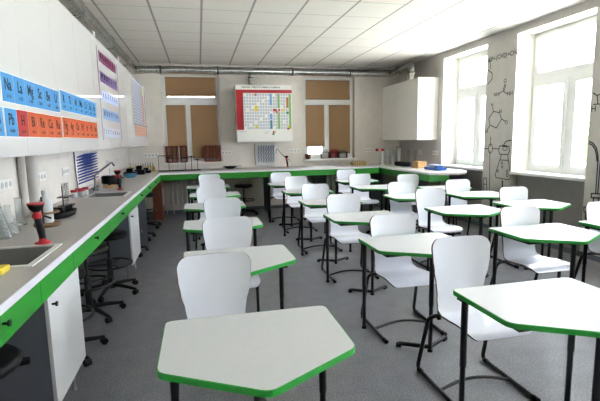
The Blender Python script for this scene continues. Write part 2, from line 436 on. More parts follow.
# ------------------------------------------------------------------ shell chairs
def shell_profile():
    key = [(.0, .422), (.012, .438), (.04, .449), (.12, .456), (.22, .448), (.31, .441), (.36, .446), (.395, .466), (.415, .50), (.427, .56), (.436, .65), (.445, .75), (.455, .83), (.462, .892)]
    pts = [Vector((0, y, z)) for y, z in key]; out = []
    for i in range(len(pts) - 1):
        p0 = pts[max(i - 1, 0)]; p1 = pts[i]; p2 = pts[i + 1]; p3 = pts[min(i + 2, len(pts) - 1)]
        for k in range(4):
            t = k / 4
            out.append(.5 * ((2 * p1) + (p2 - p0) * t + (2 * p0 - 5 * p1 + 4 * p2 - p3) * t * t + (3 * p1 - p0 - 3 * p2 + p3) * t ** 3))
    out.append(pts[-1]); return out
def make_chair():
    t = thing('shell_chair', '', 'chair')
    pr = shell_profile(); L = [0]
    for i in range(1, len(pr)): L.append(L[-1] + (pr[i] - pr[i - 1]).length)
    tot = L[-1]
    wk = [(0, .198), (.08, .203), (.2, .205), (.30, .198), (.37, .182), (.43, .166), (.50, .162), (.56, .170), (.64, .188), (.72, .199), (.80, .203), (.88, .203), (tot + .01, .201)]
    def hw(s):
        for (a, wa), (b, wb) in zip(wk, wk[1:]):
            if s <= b: u = (s - a) / (b - a); u = u * u * (3 - 2 * u); base = wa + (wb - wa) * u; break
        r = .065; e = tot - s
        if e < r: base -= r - math.sqrt(max(0, r * r - (r - e) ** 2)) if e > 0 else r
        r = .05
        if s < r: base -= (r - math.sqrt(max(0, r * r - (r - s) ** 2))) if s > 0 else r
        return max(base, .02)
    # refine stations near both ends for round corners
    ss = [0, .002, .006, .013, .024, .036] + [x for x in L if .05 < x < tot - .065] + [tot - d for d in (.062, .05, .038, .027, .018, .010, .004, .001, 0)]
    def at_s(s):
        for i in range(1, len(L)):
            if s <= L[i] + 1e-9: u = (s - L[i - 1]) / (L[i] - L[i - 1]); return pr[i - 1].lerp(pr[i], u)
        return pr[-1]
    NC = 13; top = []; nrm = []
    rows = []
    for s in ss:
        c = at_s(s); d = (at_s(min(tot, s + .01)) - at_s(max(0, s - .01))).normalized(); nn = Vector((0, -d.z, d.y))   # towards the sitter
        w_ = hw(s); row = []
        back = max(0, min(1, (s - .40) / .25)); seat = 1 - max(0, min(1, (s - .05) / .3))
        for k in range(NC):
            u = -1 + 2 * k / (NC - 1)
            off = (.04 * back + .010 * (1 - back)) * (u * u) * (w_ / .2) ** 2
            p = Vector((u * w_, c.y, c.z)) + nn * off
            row.append(p)
        rows.append(row)
    R = len(rows); th = .011
    def P(i, k): return rows[max(0, min(R - 1, i))][max(0, min(NC - 1, k))]
    front = []; rear = []
    for i in range(R):
        for k in range(NC):
            a = P(i + 1, k) - P(i - 1, k); b = P(i, k + 1) - P(i, k - 1); n = b.cross(a)
            n = n.normalized() if n.length > 1e-9 else Vector((0, 0, 1))
            front.append(P(i, k)); rear.append(P(i, k) - n * th)
    mb = MB(); N = R * NC
    fs = []; fb = []; fe = []
    for i in range(R - 1):
        for k in range(NC - 1):
            q = [i * NC + k, i * NC + k + 1, (i + 1) * NC + k + 1, (i + 1) * NC + k]
            fs.append(q); fb.append([N + x for x in reversed(q)])
    rim = [k for k in range(NC)] + [i * NC + NC - 1 for i in range(1, R)] + [(R - 1) * NC + k for k in range(NC - 2, -1, -1)] + [i * NC for i in range(R - 2, 0, -1)]
    for a, b in zip(rim, rim[1:] + rim[:1]): fe.append([b, a, N + a, N + b])
    mb.add(front + rear, fs + fb, 0, True)
    o = len(mb.v); mb.add(front + rear, fe, 1, False)
    sh = mb.build('seat_shell', [M['shell'], M['plyedge']], t, label='white moulded seat and back in one shell')
    for x in (-1, 1):
        pts = fillet([(x * .243, .0, .0165), (x * .243, .50, .0165), (x * .225, .40, .408), (x * .13, .36, .425), (x * .13, .09, .428)], .045, 5)
        f = MB().tube(pts, .0135, 10).box(x * .13 - .012, x * .13 + .012, .08, .12, .425, .4435).box(x * .13 - .012, x * .13 + .012, .28, .32, .418, .432)
        fo = f.build('side_frame', M['black'], t)
        MB().tube([(x * .243, -.012, .0165), (x * .243, .03, .0165)], .0165, 10).build('foot_cap', M['rubber'], fo)
        MB().tube([(x * .243, .445, .0165), (x * .243, .478, .0165)], .0165, 10).build('foot_cap', M['rubber'], fo)
    arc = [(-.243 + .486 * k / 12, .22 + .045 * math.sin(PI * k / 12), .018 + .022 * math.sin(PI * k / 12)) for k in range(13)]
    MB().tube(arc, .0105, 8).build('cross_bar', M['black'], t)
    MB().tube([(-.13, .2, .428), (.13, .2, .428)], .009, 8).build('seat_brace', M['black'], t)
    return t
chair0 = make_chair(); used_c = [False]
def place_chair(cx, top_y, label, rz=0):
    o = dup(chair0) if used_c[0] else chair0
    used_c[0] = True
    p = Matrix.Rotation(rz, 3, 'Z') @ Vector((0, .46, 0))
    o.location = (cx - p.x, top_y - p.y, 0); o.rotation_euler.z = rz; o['label'] = label; o['group'] = 'white shell chairs at the student desks'
    return o

ORD = ['nearest', 'second', 'third', 'fourth', 'fifth', 'sixth']
COLN = ['left row beside the lab bench', 'second row from the left', 'third row from the left', 'right row along the windows']
desks = [
    [(.186, 1.93, 0), (.225, 3.19, .02), (.19, 4.47, 0), (.16, 5.72, 0), (.2, 6.85, 0), (.13, 8.04, 0)],
    [(1.62, 1.965, 0), (1.575, 3.24, 0), (1.62, 4.42, 0), (1.61, 5.56, 0), (1.61, 6.78, 0), (1.57, 8.0, 0)],
    [(2.785, 3.27, 0), (2.83, 4.47, 0), (2.85, 5.68, 0), (2.81, 6.94, 0), (2.9, 8.05, 0)],
    [(3.735, 3.28, 0), (3.80, 4.59, 0), (3.76, 5.56, 0), (3.78, 6.45, 0)]]
chairs = [
    [(.05, 2.44, .10), (.2, 3.61, .02), (.225, 4.89, 0), (.14, 6.135, 0), (.185, 7.3, 0), (.17, 8.52, 0)],
    [(1.58, 2.42, 0), (1.535, 3.32, 0), (1.585, 4.74, 0), (1.58, 5.97, 0), (1.60, 7.33, 0), (1.53, 8.38, 0)],
    [(2.765, 3.335, 0), (2.77, 4.90, 0), (2.79, 5.76, 0), (2.75, 7.3, 0), (2.92, 8.54, 0)],
    [(3.685, 3.345, 0), (3.77, 4.665, 0), (3.715, 5.78, 0), (3.5, 6.95, 0)]]
for c in range(4):
    for r, (x, y, a) in enumerate(desks[c]):
        place_desk(x, y, 'white pentagon desk with green edge, %s one of the %s' % (ORD[r], COLN[c]), a)
    for r, (x, y, a) in enumerate(chairs[c]):
        place_chair(x, y, 'white shell chair behind the %s desk of the %s' % (ORD[r], COLN[c]), a)

# ------------------------------------------------------------------ lab benches
FX, FY, RX, ZT = -.736, 8.64, 3.71, .935
ZU = .90
def worktop(name, label, boxes, edge):
    t = thing(name, label, 'worktop')
    b = MB()
    for q in boxes: b.box(*q, ZU, ZT)
    b.build('slab', M['top'], t)
    e = MB()
    for q in edge: e.box(*q, ZU + .0005, ZT + .0006)
    e.build('front_edge', M['lit_edge'], t)
    return t
S1, S2 = (-1.22, -.825, 2.29, 2.73), (-1.22, -.825, 5.03, 5.5)
xb = FX - .006
lt = worktop('lab_worktop', 'long grey worktop with two sinks along the left wall', [
    (XL, S1[0], .2, YB), (S1[1], xb, .2, YB - .01 if False else FY), (S1[0], S1[1], .2, S1[2]), (S1[0], S1[1], S1[3], S2[2]), (S1[0], S1[1], S2[3], YB),
    (S1[1], xb, FY, YB)], [(xb, FX, .2, FY - .006)])
worktop('lab_worktop', 'grey worktop along the back wall beneath the two blinded windows', [(xb + .0005, RX + .005, FY + .0065, YB)], [(FX + .0005, RX - .0005, FY + .0003, FY + .006)])
rt = thing('lab_worktop', 'pale worktop with rounded free end under the right wall cabinet', 'worktop')
pol = [(RX + .006, YB), (RX + .006, 6.53), (4.12, 6.40), (4.3, 6.45), (4.5, 6.7), (XR - .001, 7.0), (XR - .001, YB)]
MB().prism(pol, ZU, ZT).build('slab', M['top'], rt)
MB().box(RX, RX + .0058, 6.53, FY - .001, ZU + .0005, ZT + .0006).build('front_edge', M['lit_edge'], rt)

def knob(parent, x, y, z, ax='x'):
    d = (1, 0, 0) if ax == 'x' else (0, -1, 0)
    q = lambda s: (x + d[0] * s, y + d[1] * s, z)
    MB().tube([q(0), q(.02)], .006, 10).tube([q(.018), q(.026)], .013, 12).build('knob', M['black'], parent)
def front_panel(label, x0, x1, y0, y1, kn=None, ax='x', cat='drawer front', name='drawer_front'):
    t = thing(name, label, cat, group='green drawer fronts')
    MB().bbox(x0, x1, y0, y1, .785, ZU - .001, .002).build('panel', M['fascia'], t)
    if kn is not None: knob(t, x1 if ax == 'x' else kn, kn if ax == 'x' else y0, .862, ax)
g = .0015
lf = [(.25, 1.20, .75, 'green drawer front with black knob under the near end of the left worktop'), (1.2, 2.15, 1.75, 'green drawer front with knob beside the near cabinet with the dark side'),
      (2.15, 2.69, None, 'plain green panel under the near sink above the white cabinet door'), (2.69, 3.75, 3.24, 'green drawer front above the nearer pair of stools'),
      (3.75, 4.86, 4.31, 'green drawer front just before the second cabinet of the left bench'), (4.86, 5.3, None, 'plain green panel under the far sink'),
      (5.3, 6.2, 5.75, 'green drawer front just beyond the far sink'), (6.2, 7.1, 6.66, 'green drawer front, second beyond the far sink'),
      (7.1, 8.0, 7.56, 'green drawer front, farthest with a knob on the left bench'), (8.0, FY, None, 'plain green panel where the left bench meets the back bench')]
for a, b, k, lb in lf: front_panel(lb, FX - .024, FX - .004, a + g, b - g, k)
for i, (a, b) in enumerate([(FX - .02, .03), (.03, 1.27), (1.27, 2.6), (2.6, RX - .003)]):
    front_panel(['green panel of the back bench under the black stand in the corner', 'green panel of the back bench behind the leftmost chair row', 'green panel of the back bench under the white poster cabinet', 'green panel of the back bench under the right back window'][i], a + g, b - g, FY + .006, FY + .024, None, 'y')
for i, (a, b) in enumerate([(6.6, 7.6), (7.6, FY)]):
    front_panel(['green panel along the right bench near its free end', 'green panel along the right bench by the back corner'][i], RX + .006, RX + .024, a + g, b - g, None)
front_panel('green end panel closing the free end of the right bench', RX + .006, 4.09, 6.575, 6.598, None, 'y')

def base_cabinet(y0, y1, label, kz=.72):
    t = thing('base_cabinet', label, 'cabinet', group='white-doored base cabinets')
    xf, zb = -.778, .185
    MB().box(-1.37, xf, y0, y0 + .018, zb, .783).box(-1.37, xf, y1 - .018, y1, zb, .783).box(-1.37, xf, y0 + .018, y1 - .018, zb, zb + .018).box(-1.37, -1.355, y0 + .018, y1 - .018, zb + .018, .783).build('carcass', M['grey'], t, label='dark grey carcass')
    d = MB().bbox(xf + .001, xf + .019, y0 + .001, y1 - .001, zb + .002, .782, .002).build('door', M['doorwhite'], t, label='white door')
    knob(d, xf + .019, y0 + .055, kz)
    for x in (-1.3, -.83):
        for y in (y0 + .05, y1 - .05): MB().tube([(x, y, 0), (x, y, .012), (x, y, zb)], [.018, .011, .010], 10).build('foot', M['chrome'], t)
    MB().box(-1.37, -1.30, y0, y1, .783, ZU - .0005).build('top_rail', M['grey'], t)
base_cabinet(2.28, 2.84, 'near base cabinet with dark grey side and white door under the near sink')
base_cabinet(4.93, 5.56, 'second base cabinet with grey side and white door under the far sink')
def support(x0, x1, y0, y1, label, z1=ZU):
    tag(MB().bbox(x0, x1, y0, y1, 0, z1, .002).build('bench_support_panel', M['grey']), label, 'support panel', 'bench support panels')
support(-1.37, -.80, 1.0, 1.025, 'grey support panel under the near end of the left worktop')
support(-1.37, -.80, 6.67, 6.695, 'grey support panel under the far half of the left worktop')
support(1.35, 1.375, FY + .06, 9.5, 'grey support panel of the back bench below the poster cabinet')
support(2.55, 2.575, FY + .06, 9.5, 'grey support panel of the back bench left of the right radiator')
support(3.85, 3.875, FY + .06, 9.5, 'grey support panel in the back right corner')
support(3.76, 4.06, 7.2, 7.22, 'grey support panel under the free end of the right bench')

# sinks and taps
def sink(b, label):
    x0, x1, y0, y1 = b; t = thing('sink', label, 'sink', group='grey bench sinks')
    zb = .80; e = .012; m = MB()
    x0 += .001; x1 -= .001; y0 += .001; y1 -= .001
    m.box(x0, x1, y0, y1, zb - .01, zb); m.box(x0, x0 + e, y0, y1, zb, ZT - .002); m.box(x1 - e, x1, y0, y1, zb, ZT - .002)
    m.box(x0 + e, x1 - e, y0, y0 + e, zb, ZT - .002); m.box(x0 + e, x1 - e, y1 - e, y1, zb, ZT - .002)
    m.build('basin', M['sink'], t)
    r = MB(); k = .02
    r.bbox(x0 - k, x0 + e, y0 - k, y1 + k, ZT + .0005, ZT + .007, .002).bbox(x1 - e, x1 + k, y0 - k, y1 + k, ZT + .0005, ZT + .007, .002)
    r.bbox(x0 + e, x1 - e, y0 - k, y0 + e, ZT + .0005, ZT + .007, .002).bbox(x0 + e, x1 - e, y1 - e, y1 + k, ZT + .0005, ZT + .007, .002)
    r.build('rim', M['rim'], t, label='pale rim')
    MB().lathe([(.0, .002), (.035, .003), (.035, 0)], (x0 + x1) / 2, (y0 + y1) / 2, zb, 16).build('drain', M['chrome'], t)
sink(S1, 'near grey sink at the left edge of the photo')
sink(S2, 'far grey sink below the angled tap')
t = thing('tap', 'tall grey angled tap at the far sink', 'tap', (-1.27, 5.80, ZT))
MB().lathe([(.03, 0), (.03, .02), (.018, .03), (.016, .07)], n=16).build('base', M['tapgrey'], t)
MB().tube(fillet([(0, 0, .06), (0, 0, .19), (.13, .44, .33), (.15, .47, .28)], .03), .012, 10).build('spout', M['tapgrey'], t)
MB().tube([(0, 0, .05), (.05, -.02, .06)], .006, 8).build('lever', M['tapgrey'], t)
t = thing('tap', 'grey curved tap over the near sink, at the left edge', 'tap', (-1.29, 2.5, ZT))
MB().lathe([(.03, 0), (.03, .02), (.018, .03), (.016, .07)], n=16).build('base', M['tapgrey'], t)
MB().tube(fillet([(0, 0, .06), (0, 0, .10), (.19, .06, .115), (.215, .065, .095)], .05), .011, 10).build('spout', M['tapgrey'], t)
MB().tube([(0, 0, .05), (.05, -.03, .06)], .006, 8).build('lever', M['tapgrey'], t)
tag(MB().bbox(-.98, -.89, 2.15, 2.25, ZT + .0006, ZT + .03, .01).build('sponge', M['sponge']), 'yellow sponge on the worktop beside the near sink', 'sponge')

# eye-wash sprayers: red base, black hose grip, red body, black cup with red rim
def eyewash(x, y, label, s=1, hose=False):
    t = thing('eye_wash_sprayer', label, 'eye wash sprayer', (x, y, ZT), group='red and black eye wash sprayers')
    MB().lathe([(.05 * s, .0005), (.05 * s, .007), (.026 * s, .012), (.022 * s, .03)], n=18).build('base', M['red'], t, label='red base')
    MB().tube([(0, 0, .028), (-.006, 0, .09), (-.018 * s, 0, .155)], [.02 * s, .025 * s, .022 * s], 12).build('grip', M['rubber'], t)
    MB().lathe([(.024 * s, .15), (.027 * s, .158), (.022 * s, .19)], -.02 * s, 0, 0, 16).box(-.02 * s - .024, -.02 * s + .024, -.012, .012, .155, .175).build('body', M['red'], t, label='red body')
    cu = MB().lathe([(.018 * s, .188), (.040 * s, .208), (.050 * s, .232), (.050 * s, .240), (.040 * s, .237)], -.022 * s, 0, 0, 18).build('cup', M['rubber'], t)
    MB().lathe([(.052 * s, .236), (.052 * s, .242), (.045 * s, .245)], -.022 * s, 0, 0, 18).build('cup_rim', M['red'], cu)
    MB().tube([(.02, .0, .165), (.055, .01, .145)], .006, 8).build('trigger', M['rubber'], t)
    if hose: MB().tube(fillet([(-.03, .02, .20), (-.14, .05, .30), (-.22, .03, .42), (-.25, .03, .30)], .06), .006, 8).build('hose', M['rubber'], t)
eyewash(-.932, 2.82, 'red and black eye wash sprayer behind the near sink', .9)
eyewash(-.985, 5.80, 'red and black eye wash sprayer beside the far sink', .82)
eyewash(1.86, 9.30, 'red and black eye wash sprayer with black hose on the back bench', .85, True)

# lab stools
def make_stool():
    t = thing('lab_stool', '', 'stool')
    MB().lathe([(.0, .565), (.15, .567), (.185, .58), (.19, .605), (.17, .625), (.0, .622)], n=24).build('seat', M['rubber'], t)
    MB().tube([(0, 0, .09), (0, 0, .36)], .028, 14).tube([(0, 0, .34), (0, 0, .57)], .016, 12).build('column', M['black'], t)
    fr = MB().tube([(.215 * math.cos(2 * PI * k / 28), .215 * math.sin(2 * PI * k / 28), .30) for k in range(29)], .011, 8)
    for k in range(3): w_ = 2 * PI * k / 3 + .4; fr.tube([(.02 * math.cos(w_), .02 * math.sin(w_), .30), (.215 * math.cos(w_), .215 * math.sin(w_), .30)], .008, 8)
    fr.build('foot_ring', M['black'], t)
    MB().lathe([(.045, .055), (.045, .10), (.03, .115)], n=14).build('hub', M['black'], t)
    for k in range(5):
        w_ = 2 * PI * k / 5; c, s = math.cos(w_), math.sin(w_)
        a = MB().tube([(.03 * c, .03 * s, .088), (.15 * c, .15 * s, .078), (.285 * c, .285 * s, .058)], [.022, .018, .013], 8).build('base_arm', M['rubber'], t)
        MB().tube([(.28 * c - s * .02, .28 * s + c * .02, .026), (.28 * c + s * .02, .28 * s - c * .02, .026)], .0255, 12).tube([(.28 * c, .28 * s, .03), (.28 * c, .28 * s, .062)], .007, 6).build('caster', M['rubber'], a)
    MB().tube([(.02, 0, .545), (.17, .08, .535)], .006, 8).bbox(.15, .21, .06, .11, .525, .545, .006).build('height_lever', M['rubber'], t)
    return t
stool0 = make_stool(); us = [False]
for x, y, a, lb in [(-.98, 1.98, .3, 'black lab stool at the left edge, beside the near cabinet'), (-1.02, 3.27, .5, 'black lab stool just beyond the near base cabinet'), (-1.01, 4.02, .44, 'black lab stool between the two base cabinets, middle one of three'),
                    (-.94, 4.63, .77, 'black lab stool in front of the second base cabinet'), (-1.03, 6.2, .5, 'black lab stool just beyond the second base cabinet'),
                    (-1.02, 7.14, .5, 'black lab stool in the dark under the left bench, second beyond the second cabinet'), (-1.0, 8.12, .6, 'black lab stool farthest back under the left bench'),
                    (.86, 8.98, .7, 'black lab stool under the back bench below the poster cabinet')]:
    o = dup(stool0) if us[0] else stool0
    us[0] = True; o.location = (x, y, 0); o.rotation_euler.z = a; o['label'] = lb; o['group'] = 'black lab stools'

# radiators, under-bench pieces
def radiator(x0, n, label):
    t = thing('radiator', label, 'radiator', (x0, YB - .09, 0), group='white column radiators')
    for k in range(n):
        x = k * .095
        MB().bbox(x - .027, x + .027, -.035, .035, .2, .72, .012).build('column', M['radw'], t)
    MB().tube([(-.03, 0, .66), (n * .095 - .06, 0, .66)], .018, 8).tube([(-.03, 0, .26), (n * .095 - .06, 0, .26)], .018, 8).build('header_pipe', M['radw'], t)
    for x in (.02, (n - 1) * .095 - .02): MB().tube([(x, 0, 0), (x, 0, .21)], .012, 8).build('foot', M['radw'], t)
    MB().tube(fillet([(-.03, 0, .66), (-.12, 0, .66), (-.12, .03, .66), (-.12, .03, 0)], .02), .011, 8).build('feed_pipe', M['radw'], t)
radiator(-.60, 11, 'white column radiator under the left back window')
radiator(2.74, 8, 'white column radiator under the right back window')
t = thing('wooden_box', 'orange brown wooden box on end under the back left bench corner', 'box', (-.83, 9.0, 0))
MB().bbox(-.09, .09, -.2, .2, 0, .74, .005).build('body', M['bwood'], t)
MB().box(.0905, .093, -.1, .12, .28, .62).build('paper_label', M['label'], t, label='white paper label')

# ------------------------------------------------------------------ left wall cabinets, posters, ducts
CX, CZ0, CZ1 = -1.02, 1.45, 2.635
names = ['white gloss wall cabinet off the near end, left of the lettered tiles', 'white gloss wall cabinet at the left photo edge under the Na tile', 'white gloss wall cabinet behind the Mg to Be tiles',
         'white gloss wall cabinet where the two lettered sheets meet', 'white gloss wall cabinet behind the right lettered sheets', 'white gloss wall cabinet between the lettered sheets and the purple strips',
         'white gloss wall cabinet behind the left half of the purple strip chart', 'white gloss wall cabinet behind the right edge of the purple strip chart', 'white gloss wall cabinet between the purple strips and the far chart',
         'white gloss wall cabinet behind the left part of the far chart', 'white gloss wall cabinet behind the middle of the far chart', 'white gloss wall cabinet in the back left corner']
for i in range(12):
    y0 = 1.70 + .65 * i; y1 = y0 + .65 if i < 11 else YB - .004
    t = thing('wall_cabinet', names[i], 'cabinet', group='white gloss wall cabinets on the left wall')
    MB().box(XL + .001, CX - .02, y0 + .0005, y1 - .0005, CZ0 + .003, CZ1).build('carcass', M['carc'], t)
    MB().bbox(CX - .0195, CX, y0 + .002, y1 - .002, CZ0, CZ1 - .002, .0015).build('door', M['gloss'], t, label='white high-gloss door')

def wall_m(y, z, x=CX + .0035): return frame_m((x, y, z), (0, 1, 0), (0, 0, 1))
NUMS = (['+0.000', '-0.126', '+0.215', '+0.300', '+0.340', '+0.400', '+0.455'], ['-2.714', '-2.522', '-2.363', '-2.077', '-1.847', '-1.700', '-1.662'])
def tile_sheet(y0, z0, z1, tiles, wt, label, num):
    t = thing('element_tile_sheet', label, 'sheet', group='printed sheets of element tiles')
    y1 = y0 + wt * len(tiles)
    MB().box(CX + .0004, CX + .0014, y0 - .003, y1 + .003, z0 - .003, z1 + .003).build('backing', M['sheet'], t)
    for i, (s, m) in enumerate(tiles):
        a = y0 + wt * i
        tl = MB().box(CX + .0014, CX + .003, a + .004, a + wt - .004, z0, z1).build('tile', M[m], t)
        h = z1 - z0
        text_mesh(s, h * .58, wall_m(a + wt / 2, z0 + h * .60), M['ink'], 'symbol', tl, bold=.0012, sx=.85)
        text_mesh(NUMS[num][i % 7], h * .17, wall_m(a + wt / 2, z0 + h * .2), M['inkgrey'], 'number', tl)
B_, O_, R_ = 'tile_blue', 'tile_orange', 'tile_red'
tile_sheet(2.70, 1.755, 1.912, [(s, B_) for s in ('Na', 'La', 'Mg', 'Sc', 'Be', 'U')], .168, 'upper blue tile sheet lettered Na La Mg Sc Be U', 1)
tile_sheet(3.745, 1.778, 1.93, [(s, B_) for s in ('K', 'Ti', 'Al', 'Mn', 'Cr', 'Zn', 'Fe')], .172, 'upper blue tile sheet right of the one starting Na', 1)
tile_sheet(2.532, 1.565, 1.72, [('Sn', B_)], .15, 'single blue tile at the left photo edge beside Pb', 1)
tile_sheet(2.70, 1.565, 1.72, [('Pb', B_), ('H', R_), ('Bi', O_), ('Re', O_), ('Cu', O_), ('Ru', O_)], .168, 'lower tile sheet starting blue Pb and red H then orange tiles', 0)
tile_sheet(3.745, 1.568, 1.725, [(s, O_) for s in ('Hg', 'Ag', 'Os', 'Pd', 'Ir', 'Pt', 'Au')], .170, 'lower all-orange tile sheet lettered Hg to Au', 0)

t = thing('strip_chart', 'chart of purple, violet and blue letter strips between two thin lines', 'poster')
MB().box(CX + .0004, CX + .0014, 5.20, 6.42, 1.55, 2.56).build('backing', M['gloss'], t)
MB().box(CX + .0014, CX + .0024, 5.20, 5.222, 1.55, 2.56).build('border_line', M['purple'], t)
MB().box(CX + .0014, CX + .0024, 6.395, 6.417, 1.55, 2.56).build('border_line', M['violet'], t)
for z0, z1, m, s in ((2.415, 2.53, 'purple', 'BCHOKSI'), (2.195, 2.31, 'violet', 'WMNKETE'), (1.99, 2.10, 'lav_glare', 'VKECKNO'), (1.788, 1.90, 'slate', 'NOMOCNO'), (1.584, 1.687, 'pale', 'SVTRMNN')):
    st = MB().box(CX + .0014, CX + .003, 5.30, 6.30, z0, z1).build('strip', M[m], t)
    for k in range(7): text_mesh(s[k], (z1 - z0) * .7, wall_m(5.38 + k * .14, z0 + .55 * (z1 - z0)), M['ink'], 'letter', st, bold=.002)

t = thing('table_chart', 'pale lavender table chart with orange right edge on the far left cabinets', 'poster')
m = MB().box(CX + .0004, CX + .0014, 7.55, 9.35, 1.84, 2.60); m.build('backing', M['pale'], t)
m = MB()
for k in range(14): m.box(CX + .0014, CX + .0018, 7.60, 8.95, 1.87 + k * .05, 1.878 + k * .05)
m.build('table_rows', M['violet'], t)
MB().box(CX + .0014, CX + .002, 8.98, 9.17, 1.86, 2.40).build('orange_column', M['orange'], t)
MB().box(CX + .0014, CX + .002, 8.98, 9.17, 2.42, 2.59).build('yellow_column', M['yel'], t)
MB().box(CX + .0014, CX + .002, 7.56, 7.60, 1.85, 2.59).build('side_line', M['yel'], t)
t = thing('small_chart', 'low pink and orange chart under the far table chart', 'poster')
MB().box(CX + .0004, CX + .0014, 7.80, 9.40, 1.63, 1.82).build('backing', M['pink'], t)
m = MB()
for k in range(3): m.box(CX + .0014, CX + .002, 7.82, 9.36, 1.65 + k * .055, 1.672 + k * .055)
m.build('table_rows', M['orange'], t)

def duct(name, label, pts, r, rings, stubs=(), group='galvanised ventilation ducts', fr=.12):
    t = thing(name, label, 'duct', group=group)
    P = fillet(pts, fr, 8); MB().tube(P, r, 20).build('pipe', M['duct'], t)
    for p, d in rings:
        p = Vector(p); d = Vector(d).normalized()
        MB().tube([p - d * .03, p + d * .03], r + .008, 20).build('joint_ring', M['duct'], t)
        MB().tube([p + d * .03, p + d * .05], r + .009, 20).build('seal', M['seam'], t, label='black seal')
    return t
dx, dz, dr = -1.21, 2.945, .105
duct('ventilation_duct', 'silver duct running under the ceiling above the left cabinets', [(dx, 1.0, dz), (dx, YB - .32, dz)], dr, [((dx, y, dz), (0, 1, 0)) for y in (2.2, 3.9, 5.2, 6.9, 8.3)])
bz, by = 2.97, YB - .10
duct('ventilation_duct', 'silver duct along the top of the back wall', [(dx, YB - .319, dz), (dx, by, dz - .0), (dx + .3, by, bz), (4.25, by, bz)], .075, [((x, by, bz), (1, 0, 0)) for x in (-.72, .42, 2.0, 3.3)], fr=.16)
duct('ventilation_duct', 'short silver duct dropping from the back duct to the poster cabinet', [(1.14, by, bz - .087), (1.14, by, 2.657)], .05, [((1.14, by, 2.79), (0, 0, 1))])
duct('ventilation_duct', 'bent silver duct from the right corner into the right wall cabinet', [(4.252, by, bz), (4.33, by, bz), (4.31, 8.43, 3.0), (4.31, 8.43, 2.672)], .072, [((4.319, 9.0, 2.985), (.02, 1, -.03)), ((4.31, 8.43, 2.80), (0, 0, 1))], fr=.16)
# hanging brackets over the left cabinets
for i, y in enumerate((3.87, 5.15, 6.6)):
    tag(MB().box(CX - .012, CX + .004, y - .03, y + .03, CZ1 + .0005, CZ1 + .05).box(dx, CX - .012, y - .03, y + .03, CZ1 + .0005, CZ1 + .006).build('duct_bracket', M['rim']),
        'small bright metal bracket on top of the left cabinets, %s one' % ('nearest', 'middle', 'farthest')[i], 'bracket', 'metal brackets on the cabinet tops')

# ------------------------------------------------------------------ back wall poster cabinet, right wall cabinet
PX0, PX1, PZ0, PZ1, PY = .785, 1.965, 1.49, 2.655, 9.20
t = thing('wall_cabinet', 'white wall cabinet carrying the periodic table poster on the back wall', 'cabinet')
MB().box(PX0, PX1, PY + .02, YB - .001, PZ0, PZ1).build('carcass', M['carc'], t)
pm = .785 + 1.18 * .505
for a, b in ((PX0, pm), (pm, PX1)): MB().bbox(a + .001, b - .001, PY, PY + .0195, PZ0, PZ1, .0015).build('door', M['lam'], t)
t = thing('periodic_table_poster', 'periodic table poster with red heading row and red side column', 'poster')
py = PY - .0006
def pbox(mb, u0, u1, v0, v1, d=.0008, mi=0):     # u right, v down, fractions of the poster
    W_, Ht = PX1 - PX0 - .01, PZ1 - PZ0 - .02; x = PX0 + .005; z = PZ1 - .0
    return mb.box(x + u0 * W_, x + u1 * W_, py - d, py, z - v1 * Ht, z - v0 * Ht, mi)
pbox(MB(), 0, 1, 0, .995, .0006).build('paper', M['sheet'], t)
rd = MB(); pbox(rd, .0, 1, .085, .145, .0014); pbox(rd, .0, .125, .145, .80, .0014); rd.build('red_border', M['pred'], t)
cl = MB()
for i in range(18):
    for j in range(12):
        if (i * 7 + j * 3) % 11 == 0: continue
        pbox(cl, .135 + i * .047, .135 + i * .047 + .035, .155 + j * .054, .155 + j * .054 + .042, .0014)
cl.build('element_cells', M['cell'], t)
def cells(m, L_):
    for i, j, wn, hn in L_:
        q = MB(); pbox(q, .135 + i * .047, .135 + (i + wn) * .047 - .006, .155 + j * .054, .155 + (j + hn) * .054 - .006, .002)
        q.build('colour_cell', M[m], t)
cells('yel', [(4, 4, 1.2, 2), (4, 10.6, 1.2, 1), (14.4, 5, 1, 1), (16.6, 10.6, .9, 1)])
cells('pbrown', [(4, 0, 1, .8), (16.2, 1.2, 1, 3.6), (12, 5.6, 1, 1)])
cells('pred', [(11, 5, 1.6, 1), (13, 5, .8, 1), (16.4, 11.4, 1, .7)])
cells('pblue', [(9.8, 0, 1, 3.9), (9.8, 6.6, 1, 2)])
cells('pteal', [(9.8, 8.8, 1, 3)])
cells('pgreen', [(12.8, 0, 1, 4.8), (12.8, 6.2, 1, 5.6), (17.2, .2, 1, 11.6)])
cells('dkgreen', [(16.2, 5.9, 1, 1)])
q = MB(); pbox(q, .64, .67, .825, .86, .0014); q.build('legend_square', M['pred'], t); q = MB(); pbox(q, .63, .67, .86, .90, .0016); q.build('legend_square', M['dkgreen'], t)
q = MB(); pbox(q, .675, .69, .83, .86, .0014); q.build('legend_square', M['pbrown'], t)
tm = lambda u, v: frame_m((PX0 + u * 1.18, py - .0018, PZ1 - v * 1.14), (1, 0, 0), (0, 0, 1))
text_mesh('PERIODIC TABLE OF CHEMICAL ELEMENTS', .042, tm(.45, .045), M['ink'], 'title', t, bold=.0008)
small = [text_mesh(s, .022, tm(u, v), M['inkgrey'], 'x') for s, u, v in (('H He Li Be B C N', .10, .835), ('s  p  d  f', .33, .84), ('acids and oxides', .52, .845), ('metals', .52, .87))]
join_text(small, 'small_print', M['inkgrey'], t)

t = thing('wall_cabinet', 'white wall cabinet on the right wall in the back corner', 'cabinet')
RX0, RYN = 4.185, 7.90
MB().box(RX0 + .02, XR - .001, RYN, YB - .001, 1.475, 2.67).build('carcass', M['lam'], t)
for k in range(2):
    a = RYN + k * .839; MB().bbox(RX0, RX0 + .0195, a + .001, a + .838, 1.475, 2.67, .0015).build('door', M['lam'], t)

